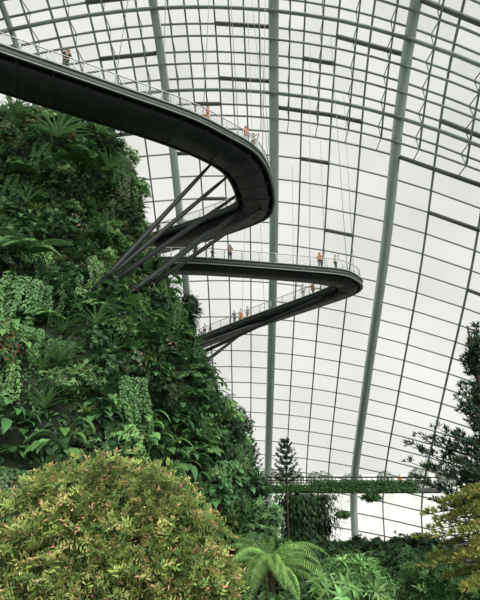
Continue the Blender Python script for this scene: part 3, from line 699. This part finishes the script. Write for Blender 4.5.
# ================================================================== FOOTBRIDGE
Yb = 58.; L0 = WY(250, 489, Yb); R0 = WY(440, 489, Yb + 2)
root = empty('footbridge', (L0[0], L0[1], L0[2] - .5), 'low footbridge with railing crossing behind the slender conifers', 'bridge')
def along(t): return L0 + (R0 - L0) * t
def boxline(mb, a, b, off, h, w):
    v = []
    for p in (a, b):
        for (y, z) in ((0, 0), (w, 0), (w, h), (0, h)): v.append(p + np.array((0, y, z)) + off)
    mb.add(v, np.array([[0, 1, 2, 3], [7, 6, 5, 4], [0, 4, 5, 1], [1, 5, 6, 2], [2, 6, 7, 3], [3, 7, 4, 0]]))
mb = MB(); boxline(mb, L0, R0, np.array((0, 0, -.15)), .15, 2.4); mb.build('deck', M_conc, root)
mb = MB(); boxline(mb, L0, R0, np.array((0, -.15, -.5)), .55, .15); mb.build('edge_beam', M_conc, root)
mb = MB(); boxline(mb, L0, R0, np.array((0, 2.4, -.5)), .55, .15); mb.build('edge_beam', M_conc, root)
for yy in (0, 2.4):
    mb = MB(); tube(mb, [L0 + [0, yy, 1.35], R0 + [0, yy, 1.35]], .07, 6); mb.build('handrail', M_strut, root)
    mb = MB(); tube(mb, [L0 + [0, yy, .65], R0 + [0, yy, .65]], .03, 6); tube(mb, [L0 + [0, yy, .95], R0 + [0, yy, .95]], .03, 6); mb.build('mid_rails', M_strut, root)
pm = MB(); tube(pm, [(0, 0, 0), (0, 0, 1.35)], .05, 6); first = None
for yy in (0, 2.4):
    for t in np.linspace(0, 1, 19):
        if first is None: first = ob = pm.build('rail_post', M_strut, root, world=False)
        else: ob = first.copy(); COL.objects.link(ob); ob.parent = root
        ob.location = tuple(along(t) + np.array((0, yy, 0)) - np.array(root.location))
mb = MB(); n = 6500; t = np.concatenate([rng.uniform(.1, .34, 1200), rng.uniform(.32, .87, n - 1200)])[:, None]
lowt = (t < .33); hang = (np.abs(np.sin(t * 31)) * .15 + .05) * (rng.random((n, 1)) < .4); top_ = np.where(lowt, .5, .95); hh = np.where(lowt, .7, 1.15)
ps = L0 + (R0 - L0) * t + np.concatenate([rng.normal(0, .05, (n, 1)), -.22 - np.abs(rng.normal(0, .1, (n, 1))), top_ - rng.uniform(0, 1, (n, 1)) * (hh + hang)], 1)
leaves(mb, ps, rdir(n) * .7 + np.array([0, -.5, -.4]), np.tile([0, -1., .3], (n, 1)), .28, .17, pal(DK + MID, n, .3), .2)
tag(mb.build('trailing_ivy', LEAF, base=True), 'green ivy draped over the railing of the footbridge', 'ivy', None, 'stuff')
# vine covered column
pc = WY(306, 500, Yb - .2); root = empty('bridge_column', (pc[0], pc[1] + .6, 0), 'round column wrapped in dark hanging vines under the footbridge', 'column')
mb = MB(); tube(mb, [(pc[0], pc[1] + .9, z) for z in np.linspace(0, L0[2] - .6, 6)], .7, 14); mb.build('shaft', M_conc, root, smooth=True)
mb = MB(); n = 13000; th = rng.uniform(0, 2 * math.pi, n); zz = rng.uniform(0, L0[2] - .5, n); r = .8 + np.abs(rng.normal(0, .8, n)) * (.55 + .4 * zz / L0[2]) + .3 * np.sin(zz * 2 + th * 2)
ps = np.stack([pc[0] + r * np.cos(th) * 1.7, pc[1] + .9 + r * .8 * np.sin(th), zz], 1)
leaves(mb, ps, np.stack([np.cos(th), np.sin(th), np.full(n, -1.2)], 1) + rdir(n) * .5, np.stack([np.cos(th), np.sin(th), np.full(n, .3)], 1), .5, .26, pal(sc(DK, .7), n, .35), .2)
mb.build('vines', LEAF, root)
def hangbasket(px, py, w, label):
    c = WY(px, py, Yb - 1.0); root = empty('hanging_planter', c, label, 'planter')
    mb = MB(); clump(mb, c, (w, w * .7, w * .35), 120, 6, .4, .15, DK + MID, .9, -.9, .4); mb.build('foliage', LEAF, root)
    mb = MB(); tube(mb, [c + [0, 0, -.25], c + [0, 0, -.1], c + [0, 0, .05]], [.25, .45, .5], 12); mb.build('bowl', M_dark, root, smooth=True)
    mb = MB()
    for s in (-1, 1): tube(mb, [c + [s * .4, 0, 0], c + np.array([0, .4, WY(px, 489, Yb - 1)[2] - c[2] + .1])], .02, 4)
    mb.build('hanger', M_cable, root)
hangbasket(371, 497, 1.3, 'wide leafy planter hanging under the right part of the footbridge')
hangbasket(343, 515, .8, 'small leafy planter hanging lowest beneath the footbridge')
for (t, lab, top, bot, ps) in [(.06, 'person in white top on the footbridge beside the mountain', WHT, BLK, 'stand'), (.14, 'person in dark top on the footbridge above the bushy conifer', NVY, BEI, 'walk'), (.80, 'person in orange top on the ivy-draped stretch of the footbridge', ORG, NVY, 'stand')]:
    person(along(t) + np.array((0, .6, 0)), (0.3, -1), ps, lab, top, bot)
# ================================================================== TREES BEYOND THE GLASS
HZ = [(1, (.44, .48, .42)), (1, (.5, .54, .47)), (1, (.38, .42, .36))]  # atmospheric haze painted into the leaf colours as a paler green
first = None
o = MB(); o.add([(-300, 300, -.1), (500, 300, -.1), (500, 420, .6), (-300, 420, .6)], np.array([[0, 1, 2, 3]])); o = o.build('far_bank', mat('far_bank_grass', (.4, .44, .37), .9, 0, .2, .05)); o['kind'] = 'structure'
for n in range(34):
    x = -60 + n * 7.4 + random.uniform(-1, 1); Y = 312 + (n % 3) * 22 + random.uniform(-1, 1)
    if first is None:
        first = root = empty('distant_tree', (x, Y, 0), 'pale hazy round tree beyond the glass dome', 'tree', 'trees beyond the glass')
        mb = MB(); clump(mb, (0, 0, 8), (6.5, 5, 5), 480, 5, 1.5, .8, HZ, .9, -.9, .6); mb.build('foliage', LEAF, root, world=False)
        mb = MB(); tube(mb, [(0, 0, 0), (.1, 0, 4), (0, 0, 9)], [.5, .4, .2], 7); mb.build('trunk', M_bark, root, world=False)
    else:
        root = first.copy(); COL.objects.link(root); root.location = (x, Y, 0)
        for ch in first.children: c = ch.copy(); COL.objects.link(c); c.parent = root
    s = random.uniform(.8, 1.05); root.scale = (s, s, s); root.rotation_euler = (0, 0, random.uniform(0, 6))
# ================================================================== LIGHT, WORLD, CAMERA
w = bpy.data.worlds.new('overcast'); S.world = w; w.use_nodes = True; nt = w.node_tree; bg = nt.nodes['Background']
tc = nt.nodes.new('ShaderNodeTexCoord'); nz_ = nt.nodes.new('ShaderNodeTexNoise'); rp = nt.nodes.new('ShaderNodeValToRGB')
nz_.inputs['Scale'].default_value = 3.2; nz_.inputs['Detail'].default_value = 5
rp.color_ramp.elements[0].position = .32; rp.color_ramp.elements[1].position = .68
rp.color_ramp.elements[0].color = (*lin(223, 224, 218), 1); rp.color_ramp.elements[1].color = (*lin(246, 246, 241), 1)
nt.links.new(tc.outputs['Generated'], nz_.inputs['Vector']); nt.links.new(nz_.outputs['Fac'], rp.inputs['Fac']); nt.links.new(rp.outputs['Color'], bg.inputs['Color'])
bg.inputs['Strength'].default_value = 1.08
sl = bpy.data.lights.new('sun', 'SUN'); sl.energy = 5.8; sl.angle = math.radians(55); sl.color = (1, .98, .94); so = bpy.data.objects.new('sun', sl); COL.objects.link(so)
so.rotation_euler = Vector((-.5, .7, -1)).to_track_quat('-Z', 'Y').to_euler()
cd = bpy.data.cameras.new('camera'); cd.sensor_fit = 'VERTICAL'; cd.sensor_height = 36; cd.lens = F / 600 * 36; cd.clip_end = 2500; cd.clip_start = .1
co = bpy.data.objects.new('camera', cd); COL.objects.link(co); co.location = (0, 0, CZ); co.rotation_euler = (math.pi / 2 + P, 0, 0); S.camera = co
